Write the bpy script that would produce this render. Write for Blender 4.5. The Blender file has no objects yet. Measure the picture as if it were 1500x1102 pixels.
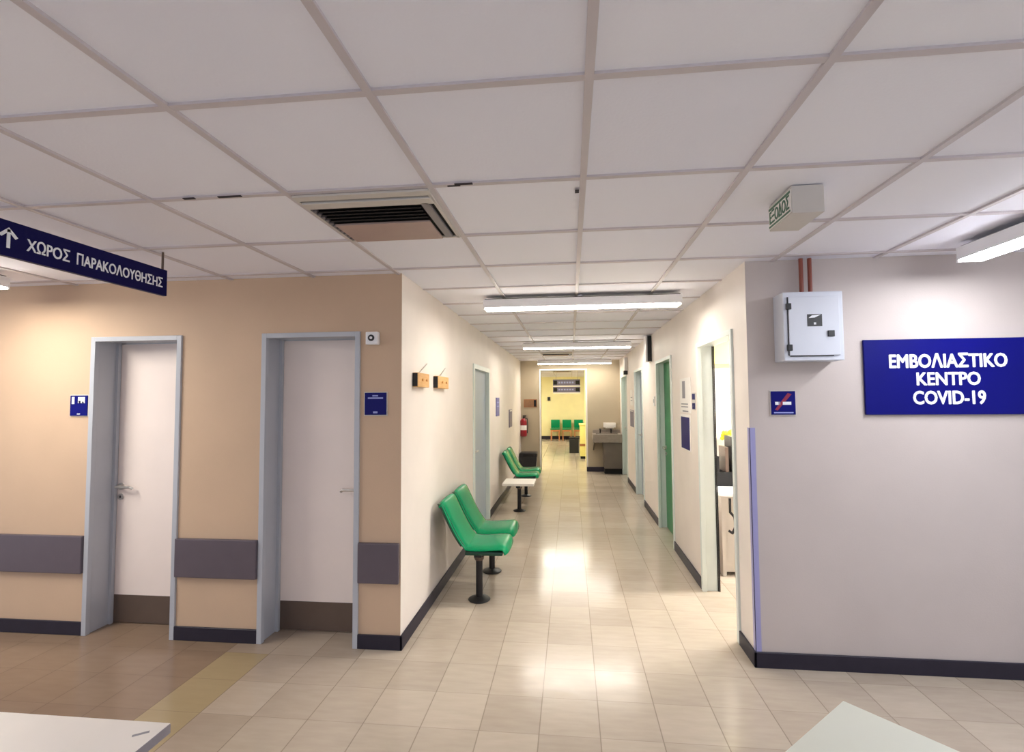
import bpy, bmesh, math, random
from mathutils import Vector, Matrix
random.seed(7)
C = bpy.context.scene.collection
PI = math.pi

# ------------------------------------------------------------------ camera
W, Hh = 1500.0, 1102.0
F = 723.0
yaw, pitch, roll = -0.10408, 0.0490, -0.0070921
EYE = 1.586
cy, sy, cp, sp, cr, sr = math.cos(yaw), math.sin(yaw), math.cos(pitch), math.sin(pitch), math.cos(roll), math.sin(roll)
fwd = Vector((sy*cp, cy*cp, sp)); r0 = Vector((cy, -sy, 0)); u0 = r0.cross(fwd)
rt = cr*r0 + sr*u0; up = -sr*r0 + cr*u0
cam = bpy.data.cameras.new('camera')
co = bpy.data.objects.new('camera', cam); C.objects.link(co)
co.matrix_world = Matrix(((rt.x, up.x, -fwd.x, 0), (rt.y, up.y, -fwd.y, 0), (rt.z, up.z, -fwd.z, EYE), (0, 0, 0, 1)))
cam.sensor_fit = 'HORIZONTAL'; cam.sensor_width = 36.0; cam.lens = F/W*36.0
cam.shift_x = -9.614/W; cam.shift_y = -2.574/W
cam.clip_start = 0.05; cam.clip_end = 100
bpy.context.scene.camera = co

# ------------------------------------------------------------------ world, exposure
sc = bpy.context.scene
sc.view_settings.view_transform = 'Standard'; sc.view_settings.look = 'None'
sc.view_settings.gamma = 1; sc.view_settings.use_curve_mapping = False
sc.view_settings.exposure = 1.08
wd = bpy.data.worlds.new('world'); sc.world = wd; wd.use_nodes = True
bg = wd.node_tree.nodes['Background']
bg.inputs[0].default_value = (0.80, 0.86, 1.0, 1); bg.inputs[1].default_value = 0.42

LAMP_CORRIDOR, LAMP_LEFT, LAMP_RIGHT, LAMP_FAR, LAMP_ROOM = 19.0, 36.0, 24.0, 38.0, 85.0

# ------------------------------------------------------------------ materials
def nodes_of(name):
    m = bpy.data.materials.new(name); m.use_nodes = True
    nt = m.node_tree
    return m, nt, nt.nodes['Principled BSDF']

def mat(name, col, rough=0.5, metal=0.0, var=0.05, scale=6.0, bump=0.0, bscale=60.0, coat=0.0, spec=0.5):
    m, nt, b = nodes_of(name)
    tc = nt.nodes.new('ShaderNodeTexCoord')
    n = nt.nodes.new('ShaderNodeTexNoise'); n.inputs['Scale'].default_value = scale; n.inputs['Detail'].default_value = 4
    nt.links.new(tc.outputs['Object'], n.inputs['Vector'])
    r = nt.nodes.new('ShaderNodeValToRGB')
    r.color_ramp.elements[0].position = 0.3; r.color_ramp.elements[1].position = 0.7
    r.color_ramp.elements[0].color = tuple(c*(1-var) for c in col)+(1,)
    r.color_ramp.elements[1].color = tuple(min(1, c*(1+var)) for c in col)+(1,)
    nt.links.new(n.outputs['Fac'], r.inputs['Fac']); nt.links.new(r.outputs['Color'], b.inputs['Base Color'])
    b.inputs['Roughness'].default_value = rough; b.inputs['Metallic'].default_value = metal
    b.inputs['Specular IOR Level'].default_value = spec
    if coat: b.inputs['Coat Weight'].default_value = coat; b.inputs['Coat Roughness'].default_value = 0.1
    if bump:
        n2 = nt.nodes.new('ShaderNodeTexNoise'); n2.inputs['Scale'].default_value = bscale; n2.inputs['Detail'].default_value = 3
        nt.links.new(tc.outputs['Object'], n2.inputs['Vector'])
        bp = nt.nodes.new('ShaderNodeBump'); bp.inputs['Strength'].default_value = bump; bp.inputs['Distance'].default_value = 0.002
        nt.links.new(n2.outputs['Fac'], bp.inputs['Height']); nt.links.new(bp.outputs['Normal'], b.inputs['Normal'])
    return m

def srgb(r, g, b):
    f = lambda c: (c/255/12.92) if c/255 <= 0.04045 else ((c/255+0.055)/1.055)**2.4
    return (f(r), f(g), f(b))

def emit(name, col, strength):
    m, nt, b = nodes_of(name)
    b.inputs['Base Color'].default_value = (0.9, 0.9, 0.9, 1); b.inputs['Roughness'].default_value = 0.4
    b.inputs['Emission Color'].default_value = col+(1,); b.inputs['Emission Strength'].default_value = strength
    return m

TX0, TY0, TSX, TSY = -1.0299, 2.40715, 0.28773, 0.28973
def floor_material():
    m, nt, b = nodes_of('vinyl_tiles')
    N, L = nt.nodes.new, nt.links.new
    tc = N('ShaderNodeTexCoord'); sx = N('ShaderNodeSeparateXYZ'); L(tc.outputs['Object'], sx.inputs[0])
    def math_(op, a, bb=None, c=None):
        n = N('ShaderNodeMath'); n.operation = op
        for i, v in enumerate((a, bb, c)):
            if v is None: continue
            if isinstance(v, (int, float)): n.inputs[i].default_value = v
            else: L(v, n.inputs[i])
        return n.outputs[0]
    u = math_('DIVIDE', math_('SUBTRACT', sx.outputs[0], TX0), TSX)
    v = math_('DIVIDE', math_('SUBTRACT', sx.outputs[1], TY0), TSY)
    du = math_('ABSOLUTE', math_('SUBTRACT', math_('FRACT', math_('ADD', u, 0.5)), 0.5))
    dv = math_('ABSOLUTE', math_('SUBTRACT', math_('FRACT', math_('ADD', v, 0.5)), 0.5))
    gu = math_('LESS_THAN', du, 0.009); gv = math_('LESS_THAN', dv, 0.006)
    g = math_('MAXIMUM', gu, math_('MULTIPLY', gv, 0.6))
    cx = N('ShaderNodeCombineXYZ'); L(math_('FLOOR', u), cx.inputs[0]); L(math_('FLOOR', v), cx.inputs[1])
    wn = N('ShaderNodeTexWhiteNoise'); wn.noise_dimensions = '2D'; L(cx.outputs[0], wn.inputs['Vector'])
    # marbled streaks across each tile
    mp = N('ShaderNodeMapping'); mp.inputs['Scale'].default_value = (3.0, 14.0, 1.0); L(tc.outputs['Object'], mp.inputs['Vector'])
    ns = N('ShaderNodeTexNoise'); ns.inputs['Scale'].default_value = 2.0; ns.inputs['Detail'].default_value = 6; L(mp.outputs[0], ns.inputs['Vector'])
    nl = N('ShaderNodeTexNoise'); nl.inputs['Scale'].default_value = 0.9; nl.inputs['Detail'].default_value = 3; L(tc.outputs['Object'], nl.inputs['Vector'])
    val = math_('ADD', math_('MULTIPLY', wn.outputs['Value'], 0.26), math_('ADD', math_('MULTIPLY', ns.outputs['Fac'], 0.42), math_('MULTIPLY', nl.outputs['Fac'], 0.32)))
    ramp = N('ShaderNodeValToRGB'); ramp.color_ramp.elements[0].position = 0.25; ramp.color_ramp.elements[1].position = 0.75
    ramp.color_ramp.elements[0].color = srgb(174, 160, 144)+(1,); ramp.color_ramp.elements[1].color = srgb(198, 185, 168)+(1,)
    L(val, ramp.inputs['Fac'])
    def mix(fac, a, c):
        n = N('ShaderNodeMix'); n.data_type = 'RGBA'
        if isinstance(fac, (int, float)): n.inputs[0].default_value = fac
        else: L(fac, n.inputs[0])
        for s, w in ((6, a), (7, c)):
            if isinstance(w, tuple): n.inputs[s].default_value = w
            else: L(w, n.inputs[s])
        return n.outputs[2]
    # the browner tiles of the left part of the lobby, and the row of yellowish replacement tiles
    hb = N('ShaderNodeValToRGB'); hb.color_ramp.elements[0].color = srgb(126, 104, 86)+(1,); hb.color_ramp.elements[1].color = srgb(150, 128, 108)+(1,)
    L(val, hb.inputs['Fac'])
    lob = math_('MULTIPLY', math_('LESS_THAN', sx.outputs[0], TX0-4*TSX), math_('LESS_THAN', sx.outputs[1], 3.4))
    c1 = mix(lob, ramp.outputs['Color'], hb.outputs['Color'])
    lob2 = math_('MULTIPLY', math_('MULTIPLY', math_('LESS_THAN', sx.outputs[0], TX0), math_('GREATER_THAN', sx.outputs[0], TX0-4*TSX)), math_('LESS_THAN', sx.outputs[1], 3.4))
    c1 = mix(math_('MULTIPLY', lob2, math_('SUBTRACT', math_('MULTIPLY', u, -0.2), math_('MULTIPLY', wn.outputs['Value'], 0.12))), c1, hb.outputs['Color'])
    yl = math_('MULTIPLY', math_('MULTIPLY', math_('GREATER_THAN', sx.outputs[0], TX0-4*TSX), math_('LESS_THAN', sx.outputs[0], TX0-3*TSX)),
               math_('MULTIPLY', math_('LESS_THAN', sx.outputs[1], TY0+2*TSY), math_('GREATER_THAN', sx.outputs[1], TY0-5*TSY)))
    yr = N('ShaderNodeValToRGB'); yr.color_ramp.elements[0].color = srgb(148, 130, 98)+(1,); yr.color_ramp.elements[1].color = srgb(170, 150, 116)+(1,)
    L(val, yr.inputs['Fac'])
    c2 = mix(yl, c1, yr.outputs['Color'])
    c3 = mix(math_('MULTIPLY', g, 0.45), c2, srgb(92, 76, 64)+(1,))
    L(c3, b.inputs['Base Color'])
    n3 = N('ShaderNodeTexNoise'); n3.inputs['Scale'].default_value = 7.0; n3.inputs['Detail'].default_value = 5; L(tc.outputs['Object'], n3.inputs['Vector'])
    rr = N('ShaderNodeMapRange'); rr.inputs[3].default_value = 0.07; rr.inputs[4].default_value = 0.26; L(n3.outputs['Fac'], rr.inputs[0])
    L(rr.outputs[0], b.inputs['Roughness'])
    n4 = N('ShaderNodeTexNoise'); n4.inputs['Scale'].default_value = 9.0; n4.inputs['Detail'].default_value = 2; L(tc.outputs['Object'], n4.inputs['Vector'])
    bp = N('ShaderNodeBump'); bp.inputs['Strength'].default_value = 0.3; bp.inputs['Distance'].default_value = 0.003
    L(math_('SUBTRACT', math_('ADD', n4.outputs['Fac'], math_('MULTIPLY', wn.outputs['Value'], 0.15)), math_('MULTIPLY', g, 0.25)), bp.inputs['Height']); L(bp.outputs['Normal'], b.inputs['Normal'])
    b.inputs['Specular IOR Level'].default_value = 0.45
    return m

GX0, GY0, GS = 0.058, 0.6506, 0.586
def ceiling_material():
    m, nt, b = nodes_of('ceiling_panels')
    N, L = nt.nodes.new, nt.links.new
    tc = N('ShaderNodeTexCoord')
    mp = N('ShaderNodeMapping'); mp.inputs['Location'].default_value = (-GX0/GS, -GY0/GS, 0); mp.inputs['Scale'].default_value = (1/GS, 1/GS, 1)
    L(tc.outputs['Object'], mp.inputs['Vector'])
    fl = N('ShaderNodeVectorMath'); fl.operation = 'FLOOR'; L(mp.outputs[0], fl.inputs[0])
    wn = N('ShaderNodeTexWhiteNoise'); wn.noise_dimensions = '2D'; L(fl.outputs[0], wn.inputs['Vector'])
    r = N('ShaderNodeValToRGB'); r.color_ramp.elements[0].color = srgb(240, 240, 250)+(1,); r.color_ramp.elements[1].color = srgb(247, 247, 254)+(1,)
    L(wn.outputs['Value'], r.inputs['Fac']); L(r.outputs['Color'], b.inputs['Base Color'])
    n = N('ShaderNodeTexNoise'); n.inputs['Scale'].default_value = 90; n.inputs['Detail'].default_value = 3; L(tc.outputs['Object'], n.inputs['Vector'])
    bp = N('ShaderNodeBump'); bp.inputs['Strength'].default_value = 0.25; bp.inputs['Distance'].default_value = 0.002; L(n.outputs['Fac'], bp.inputs['Height']); L(bp.outputs['Normal'], b.inputs['Normal'])
    b.inputs['Roughness'].default_value = 0.9; b.inputs['Specular IOR Level'].default_value = 0.1
    return m

def wood(name, c1, c2):
    m, nt, b = nodes_of(name)
    tc = nt.nodes.new('ShaderNodeTexCoord'); mp = nt.nodes.new('ShaderNodeMapping'); mp.inputs['Scale'].default_value = (20, 3, 20)
    n = nt.nodes.new('ShaderNodeTexNoise'); n.inputs['Scale'].default_value = 4; n.inputs['Detail'].default_value = 6
    r = nt.nodes.new('ShaderNodeValToRGB'); r.color_ramp.elements[0].color = c1+(1,); r.color_ramp.elements[1].color = c2+(1,)
    nt.links.new(tc.outputs['Object'], mp.inputs[0]); nt.links.new(mp.outputs[0], n.inputs['Vector']); nt.links.new(n.outputs['Fac'], r.inputs['Fac']); nt.links.new(r.outputs['Color'], b.inputs['Base Color'])
    b.inputs['Roughness'].default_value = 0.5
    return m

M = dict(
    floor=floor_material(), ceiling=ceiling_material(),
    grid=mat('grid_metal', srgb(204, 196, 198), 0.45, var=0.03),
    wall_left=mat('tan_wall_paint', srgb(204, 176, 149), 0.6, var=0.03, scale=3, bump=0.25, bscale=120, spec=0.3),
    wall_right=mat('wall_paint_cool_lit', srgb(200, 189, 183), 0.55, var=0.03, scale=3, bump=0.25, bscale=120, spec=0.35),  # greyer than the left wall: cooler local light put into the paint colour
    wall_corr=mat('cream_wall_paint', srgb(238, 228, 219), 0.5, var=0.03, scale=3, bump=0.25, bscale=120, spec=0.35),
    wall_end=mat('stone_wall_paint', srgb(180, 166, 142), 0.55, var=0.03, scale=3, bump=0.2, bscale=120, spec=0.3),
    wall_yellow=mat('yellow_wall_paint', srgb(249, 239, 186), 0.6, var=0.03, scale=3, spec=0.3),
    wall_white=mat('white_wall_paint', srgb(240, 236, 228), 0.6, var=0.02, scale=3, spec=0.3),
    skirting=mat('charcoal_vinyl', srgb(46, 42, 54), 0.45, var=0.08, scale=10, spec=0.25),
    bumper=mat('grey_bumper_vinyl', srgb(94, 84, 92), 0.45, var=0.04, scale=10),
    mint=mat('mint_enamel', srgb(224, 232, 226), 0.35, var=0.02),
    frame_grey=mat('grey_enamel', srgb(182, 185, 192), 0.35, var=0.02),
    leaf=mat('pinkish_laminate', srgb(242, 228, 220), 0.4, var=0.02, scale=4),
    leaf_blue=mat('blue_grey_laminate', srgb(170, 182, 194), 0.4, var=0.02, scale=4),
    leaf_green=mat('green_laminate', srgb(52, 140, 84), 0.35, var=0.04, scale=4),
    leaf_mint=mat('pale_mint_laminate', srgb(200, 216, 210), 0.35, var=0.02),
    kick=mat('brown_steel', srgb(104, 88, 78), 0.35, metal=0.3, var=0.06),
    steel=mat('satin_steel', srgb(208, 204, 198), 0.3, metal=0.85, var=0.03),
    darkmetal=mat('dark_metal', srgb(36, 34, 36), 0.45, metal=0.3, var=0.06),
    black=mat('black_plastic', srgb(26, 25, 27), 0.4, var=0.1),
    blackhole=mat('black_lining', srgb(14, 14, 16), 0.8, var=0.1),
    white=mat('white_enamel', srgb(238, 236, 236), 0.35, var=0.015),
    whitelam=mat('white_laminate', srgb(240, 234, 226), 0.4, var=0.015),
    greylam=mat('pale_grey_laminate', srgb(216, 218, 204), 0.4, var=0.015),
    edgegrey=mat('grey_edging', srgb(140, 134, 140), 0.5),
    cabinet=mat('light_grey_enamel', srgb(214, 218, 228), 0.4, var=0.015),
    blue=mat('navy_sign_face', srgb(6, 8, 108), 0.5, var=0.04, spec=0.15),
    blue_dark=mat('dark_navy_sign_face', srgb(20, 20, 100), 0.5, var=0.04, spec=0.15),
    blue_night=mat('night_blue_sign_face', srgb(13, 10, 72), 0.5, var=0.04, spec=0.12),
    blue_pale=mat('dusty_blue_sign_face', srgb(96, 96, 168), 0.4, var=0.05),
    letter=mat('white_lettering', srgb(244, 246, 250), 0.5, var=0.01),
    letter_dim=mat('pale_blue_lettering', srgb(150, 158, 214), 0.5, var=0.02),
    letter_red=mat('dark_red_marking', srgb(140, 24, 60), 0.5, var=0.02),
    green_letter=mat('green_lettering', srgb(70, 110, 84), 0.5, var=0.05),
    signbox=mat('greyish_plastic', srgb(206, 200, 192), 0.5, var=0.02),
    green=mat('green_moulded_plastic', srgb(0, 138, 88), 0.25, var=0.05, scale=5, spec=0.22),
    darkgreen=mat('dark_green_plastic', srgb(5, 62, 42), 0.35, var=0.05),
    copper=mat('red_brown_pipe', srgb(140, 72, 56), 0.4, var=0.06),
    plate=mat('beige_plate', srgb(176, 152, 142), 0.5, var=0.05),
    louver=mat('grey_louver', srgb(120, 114, 116), 0.4, var=0.05),
    guard=mat('lilac_corner_plastic', srgb(160, 158, 204), 0.35, var=0.03),
    wood=wood('light_oak', srgb(208, 150, 84), srgb(238, 192, 128)),
    wood_dark=wood('brown_wood', srgb(128, 78, 42), srgb(166, 108, 64)),
    orange_wood=wood('orange_wood', srgb(176, 106, 60), srgb(206, 140, 86)),
    red=mat('red_enamel', srgb(150, 16, 30), 0.3, var=0.06),
    sink=mat('taupe_stone', srgb(150, 138, 126), 0.3, var=0.08, scale=20),
    sink_dark=mat('dark_taupe_laminate', srgb(104, 94, 84), 0.45, var=0.06),
    paper=mat('white_paper', srgb(244, 240, 234), 0.8, var=0.01),
    ink=mat('grey_print', srgb(150, 148, 152), 0.8, var=0.02),
    yellow=mat('yellow_petals', srgb(236, 226, 60), 0.7, var=0.1, scale=30),
    yellow_pale=mat('pale_yellow_enamel', srgb(236, 226, 140), 0.5, var=0.03),
    smudge=mat('dark_gap_dirt', srgb(60, 52, 54), 0.9, var=0.2),
    violet_grey=mat('violet_grey_sign_face', srgb(104, 98, 128), 0.4, var=0.05),
    brown_photo=mat('brown_print', srgb(132, 96, 66), 0.6, var=0.15, scale=25),
    lamp_corr=emit('diffuser_warm', (1.0, 0.94, 0.84), LAMP_CORRIDOR),
    lamp_left=emit('diffuser_amber', (1.0, 0.95, 0.86), LAMP_LEFT),
    lamp_right=emit('diffuser_cool', (0.92, 0.94, 1.0), LAMP_RIGHT),
    lamp_lobby_added=emit('diffuser_neutral', (0.97, 0.95, 1.0), 7.0),
    lamp_far_added=emit('diffuser_yellowish', (1.0, 0.95, 0.80), LAMP_FAR),
    lamp_room_added=emit('diffuser_white', (1.0, 0.98, 0.92), LAMP_ROOM),
)

# ------------------------------------------------------------------ mesh helpers
class MB:
    def __init__(s): s.bm = bmesh.new()
    def box(s, x0, x1, y0, y1, z0, z1, bev=0.0, seg=2):
        t = bmesh.new(); bmesh.ops.create_cube(t, size=1)
        for v in t.verts: v.co = Vector(((x0+x1)/2+v.co.x*(x1-x0), (y0+y1)/2+v.co.y*(y1-y0), (z0+z1)/2+v.co.z*(z1-z0)))
        if bev: bmesh.ops.bevel(t, geom=t.edges[:], offset=bev, segments=seg, affect='EDGES', profile=0.6)
        return s._add(t)
    def _add(s, t, mtx=None):
        if mtx: bmesh.ops.transform(t, matrix=mtx, verts=t.verts)
        bmesh.ops.recalc_face_normals(t, faces=t.faces[:])
        me = bpy.data.meshes.new('tmp'); t.to_mesh(me); t.free(); s.bm.from_mesh(me); bpy.data.meshes.remove(me); return s
    def rod(s, a, b, r, r2=None, seg=16):
        a, b = Vector(a), Vector(b); d = b-a
        t = bmesh.new(); bmesh.ops.create_cone(t, cap_ends=True, segments=seg, radius1=r, radius2=r if r2 is None else r2, depth=d.length)
        q = Vector((0, 0, 1)).rotation_difference(d.normalized()).to_matrix().to_4x4()
        return s._add(t, Matrix.Translation((a+b)/2) @ q)
    def lathe(s, prof, c=(0, 0, 0), seg=24):
        t = bmesh.new(); rings = []
        for r, z in prof:
            rings.append([t.verts.new((c[0]+r*math.cos(2*PI*k/seg), c[1]+r*math.sin(2*PI*k/seg), c[2]+z)) for k in range(seg)])
        for i in range(len(rings)-1):
            for k in range(seg): t.faces.new((rings[i][k], rings[i][(k+1) % seg], rings[i+1][(k+1) % seg], rings[i+1][k]))
        t.faces.new(rings[0][::-1]); t.faces.new(rings[-1])
        return s._add(t)
    def ball(s, c, r, sz=(1, 1, 1), sub=2):
        t = bmesh.new(); bmesh.ops.create_icosphere(t, subdivisions=sub, radius=r)
        for v in t.verts: v.co = Vector((c[0]+v.co.x*sz[0], c[1]+v.co.y*sz[1], c[2]+v.co.z*sz[2]))
        return s._add(t)
    def prism(s, pts, axis, a, b):
        # polygon pts (2D) extruded along axis from a to b; axis 'x': pts=(y,z); 'y': (x,z); 'z': (x,y)
        t = bmesh.new()
        def P(p, h): return {'x': (h, p[0], p[1]), 'y': (p[0], h, p[1]), 'z': (p[0], p[1], h)}[axis]
        A = [t.verts.new(P(p, a)) for p in pts]; B = [t.verts.new(P(p, b)) for p in pts]
        t.faces.new(A); t.faces.new(B)
        n = len(pts)
        for i in range(n): t.faces.new((A[i], A[(i+1) % n], B[(i+1) % n], B[i]))
        return s._add(t)
    def tube(s, pts, r, seg=10):
        for i in range(len(pts)-1):
            s.rod(pts[i], pts[i+1], r, seg=seg)
            if i: s.ball(pts[i], r, sub=2)
        return s
    def shift(s, d):
        for v in s.bm.verts: v.co += Vector(d)
        return s
    def build(s, name, m, parent=None, smooth=False, kind=None):
        me = bpy.data.meshes.new(name); s.bm.to_mesh(me); s.bm.free()
        if smooth:
            for p in me.polygons: p.use_smooth = True
            try: me.set_sharp_from_angle(angle=math.radians(35))
            except Exception: pass
        me.materials.append(M[m] if isinstance(m, str) else m)
        o = bpy.data.objects.new(name, me); C.objects.link(o)
        if parent is not None:
            o.parent = parent
            l = world_loc(parent)
            if l.length: me.transform(Matrix.Translation(-l))
        if kind: o['kind'] = kind
        return o

def world_loc(o):
    l = Vector((0, 0, 0))
    while o is not None: l += o.location; o = o.parent
    return l

def thing(name, label, cat, loc=(0, 0, 0), group=None):
    o = bpy.data.objects.new(name, None); C.objects.link(o); o.location = loc
    o['label'] = label; o['category'] = cat
    if group: o['group'] = group
    return o
def structure(name, loc=(0, 0, 0)):
    o = bpy.data.objects.new(name, None); C.objects.link(o); o.location = loc; o['kind'] = 'structure'
    return o
def tag(o, label, cat, group=None):
    o['label'] = label; o['category'] = cat
    if group: o['group'] = group
    return o
def copy_tree(o, parent=None):
    c = o.copy(); C.objects.link(c)
    if parent is not None: c.parent = parent
    for ch in [x for x in bpy.data.objects if x.parent == o]: copy_tree(ch, c)
    return c

def text(name, body, m, parent, origin, xdir, updir, width, height, bold=0.0, depth=0.002):
    """lettering mesh whose bounding box is width x height, its lower-left at origin, facing xdir x updir"""
    # Greek capitals that look the same as Latin ones use the Latin glyph (cleaner outlines)
    body = body.translate(str.maketrans('ΑΒΕΗΙΚΜΝΟΡΤΥΧ', 'ABEHIKMNOPTYX'))
    cu = bpy.data.curves.new('lettering', 'FONT'); cu.body = body; cu.extrude = 0.5; cu.resolution_u = 3
    o = bpy.data.objects.new('lettering_curve', cu); C.objects.link(o)
    bpy.context.view_layer.update()
    me = bpy.data.meshes.new_from_object(o.evaluated_get(bpy.context.evaluated_depsgraph_get()))
    bpy.data.objects.remove(o); bpy.data.curves.remove(cu)
    xs = [v.co.x for v in me.vertices]; ys = [v.co.y for v in me.vertices]
    x0, x1, y0, y1 = min(xs), max(xs), min(ys), max(ys)
    X, U = Vector(xdir), Vector(updir); Nn = X.cross(U)
    bm = bmesh.new()
    k = bold*height     # stroke thickening: overlaid copies nudged sideways
    offs = [(0, 0)] if not bold else [(-k, 0), (k, 0), (0, -k), (0, k), (-k*.7, -k*.7), (k*.7, k*.7), (-k*.7, k*.7), (k*.7, -k*.7)]
    for n_, (ox, oy) in enumerate(offs):
        t = bmesh.new(); t.from_mesh(me)
        for v in t.verts:
            u = k+(v.co.x-x0)/(x1-x0)*(width-2*k)+ox; w = k+(v.co.y-y0)/(y1-y0)*(height-2*k)+oy
            v.co = Vector(origin) + X*u + U*w + Nn*((depth+n_*3e-5) if v.co.z > 0 else 0.0)
        m2 = bpy.data.meshes.new('tmp'); t.to_mesh(m2); t.free(); bm.from_mesh(m2); bpy.data.meshes.remove(m2)
    bpy.data.meshes.remove(me)
    me = bpy.data.meshes.new(name); bm.to_mesh(me); bm.free()
    me.materials.append(M[m])
    ob = bpy.data.objects.new(name, me); C.objects.link(ob)
    if parent is not None:
        ob.parent = parent; me.transform(Matrix.Translation(-world_loc(parent)))
    return ob

# ------------------------------------------------------------------ setting
ZC = 2.405
YW = 3.11            # front walls
XL, XR = -1.09, 1.07 # corridor walls
YE = 10.85           # end wall of corridor
YF = 19.3            # far wall of the yellow hall
ZS = 2.413           # panel underside

fl = MB().box(-6, 5.2, -3, 20, -0.05, 0).build('floor', 'floor', kind='structure')
ce = MB().box(-6, 5.2, -3, 20, ZS, ZS+0.05).build('ceiling', 'ceiling', kind='structure')
g = MB()
def bars(x0, x1, y0, y1):
    i = math.ceil((x0-GX0)/GS)
    while GX0+i*GS < x1:
        x = GX0+i*GS; g.box(x-0.012, x+0.012, y0, y1, ZC-0.001, ZS+0.001); i += 1
    j = math.ceil((y0-GY0)/GS)
    while GY0+j*GS < y1:
        y = GY0+j*GS; g.box(x0, x1, y-0.012, y+0.012, ZC, ZS+0.001); j += 1
bars(-6, 5, -3, YW); bars(XL, XR, YW, YE); bars(-4, 3.5, YE+0.2, YF)
gr = g.build('ceiling_grid', 'grid', ce)
# broken panel edges seen as small dark gaps along the grid
s = MB()
s.box(-1.55, -1.50, 1.806, 1.818, ZC-0.003, ZC+0.001); s.box(-1.40, -1.30, 1.808, 1.819, ZC-0.003, ZC+0.001)
s.box(-0.43, -0.36, 1.806, 1.817, ZC-0.003, ZC+0.001); s.box(-0.46, -0.41, 1.820, 1.826, ZC-0.003, ZC+0.001)
s.box(0.028, 0.044, 1.92, 1.945, ZC-0.003, ZC+0.001)
s.build('panel_gap', 'smudge', ce)

def wall_x(name, m, x0, x1, y0, y1, holes, ztop=ZS):
    """wall running along X, y0..y1 thick; holes = [(xa, xb, za, zb)]"""
    w = MB(); x = x0
    for xa, xb, za, zb in sorted(holes):
        w.box(x, xa, y0, y1, 0, ztop); w.box(xa, xb, y0, y1, zb, ztop)
        x = xb
    w.box(x, x1, y0, y1, 0, ztop)
    return w.build(name, m, kind='structure')
def wall_y(name, m, x0, x1, y0, y1, holes, ztop=ZS):
    w = MB(); y = y0
    for ya, yb, za, zb in sorted(holes):
        w.box(x0, x1, y, ya, 0, ztop); w.box(x0, x1, ya, yb, zb, ztop)
        y = yb
    w.box(x0, x1, y, y1, 0, ztop)
    return w.build(name, m, kind='structure')

D1 = (-3.315, -2.640); D2 = (-2.050, -1.372); DT = 2.03
wall_x('wall_front_left', 'wall_left', -6, XL-0.10, YW, YW+0.26, [(D1[0], D1[1], 0, DT), (D2[0], D2[1], 0, DT)])
wall_y('wall_corridor_left', 'wall_corr', XL-0.10, XL, YW+0.001, YE, [(5.49, 6.54, 0, 1.965)])
MB().box(XL-0.10, XL-0.0005, YW, YW+0.0005, 0, ZS).build('trim_1', 'wall_left', kind='structure')
RD = [(3.37, 4.28), (5.36, 6.28), (7.46, 8.38), (9.55, 10.5)]
wall_y('wall_corridor_right', 'wall_corr', XR, XR+0.12, YW+0.001, YE, [(a, b, 0, DT) for a, b in RD])
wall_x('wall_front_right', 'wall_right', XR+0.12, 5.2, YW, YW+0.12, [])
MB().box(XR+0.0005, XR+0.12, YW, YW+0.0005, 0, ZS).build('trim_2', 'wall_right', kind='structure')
wall_x('wall_end', 'wall_end', XL-0.1, XR+0.12, YE, YE+0.15, [(-0.645, 0.335, 0, 2.195)])
# yellow hall
wall_x('wall_far', 'wall_yellow', -4.2, 3.6, YF, YF+0.1, [])
wall_y('wall_far_left', 'wall_yellow', -4.2, -4.1, YE+0.15, YF, [])
wall_y('wall_far_right', 'wall_yellow', 3.5, 3.6, YE+0.15, YF, [])
wall_x('wall_near_left', 'wall_yellow', -4.1, XL-0.1, YE+0.05, YE+0.15, [])
wall_x('wall_near_right', 'wall_yellow', XR+0.12, 3.5, YE+0.05, YE+0.15, [])
wall_y('wall_passage', 'wall_yellow', 0.37, 0.47, YE+0.15, 13.0, [])
# room behind the open door
wall_x('wall_room_back', 'wall_white', XR+0.12, 5.2, 5.30, 5.36, [])
wall_y('wall_room_right', 'wall_white', 5.1, 5.2, YW+0.12, 5.30, [])
MB().box(XR+0.12, 3.2, 5.22, 5.30, 1.92, 2.20).build('trim_3', 'yellow_pale', kind='structure')

# skirting
def skirt(name, *boxes):
    b = MB()
    for q in boxes: b.box(*q, bev=0.003, seg=1)
    return b.build(name, 'skirting', kind='structure')
e = 0.014; hs = 0.09
skirt('baseboard_front_left', (-6, D1[0], YW-e, YW, 0, hs), (D1[1], D2[0], YW-e, YW, 0, hs), (D2[1], XL+e, YW-e, YW, 0, hs))
skirt('baseboard_corridor_left', (XL, XL+e, YW-e, 5.49, 0, hs), (XL, XL+e, 6.54, YE, 0, hs))
skirt('baseboard_corridor_right', (XR-e, XR, YW-e, RD[0][0], 0, hs), *[(XR-e, XR, RD[i][1], RD[i+1][0], 0, hs) for i in range(3)], (XR-e, XR, RD[3][1], YE, 0, hs))
skirt('baseboard_front_right', (XR-e, 5.2, YW-e, YW, 0, hs))
skirt('baseboard_end', (XL, -0.66, YE-e, YE, 0, 0.1), (0.335, XR, YE-e, YE, 0, 0.1))
skirt('baseboard_far', (-4.1, 3.5, YF-e, YF, 0, 0.12))
# opening trim at the end of the corridor
t = MB(); t.box(-0.675, -0.645, YE-0.012, YE+0.15, 0, 2.225); t.box(0.335, 0.365, YE-0.012, YE+0.15, 0, 2.225); t.box(-0.645, 0.335, YE-0.012, YE+0.15, 2.195, 2.225)
t.build('trim_4', 'whitelam', kind='structure')

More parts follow.
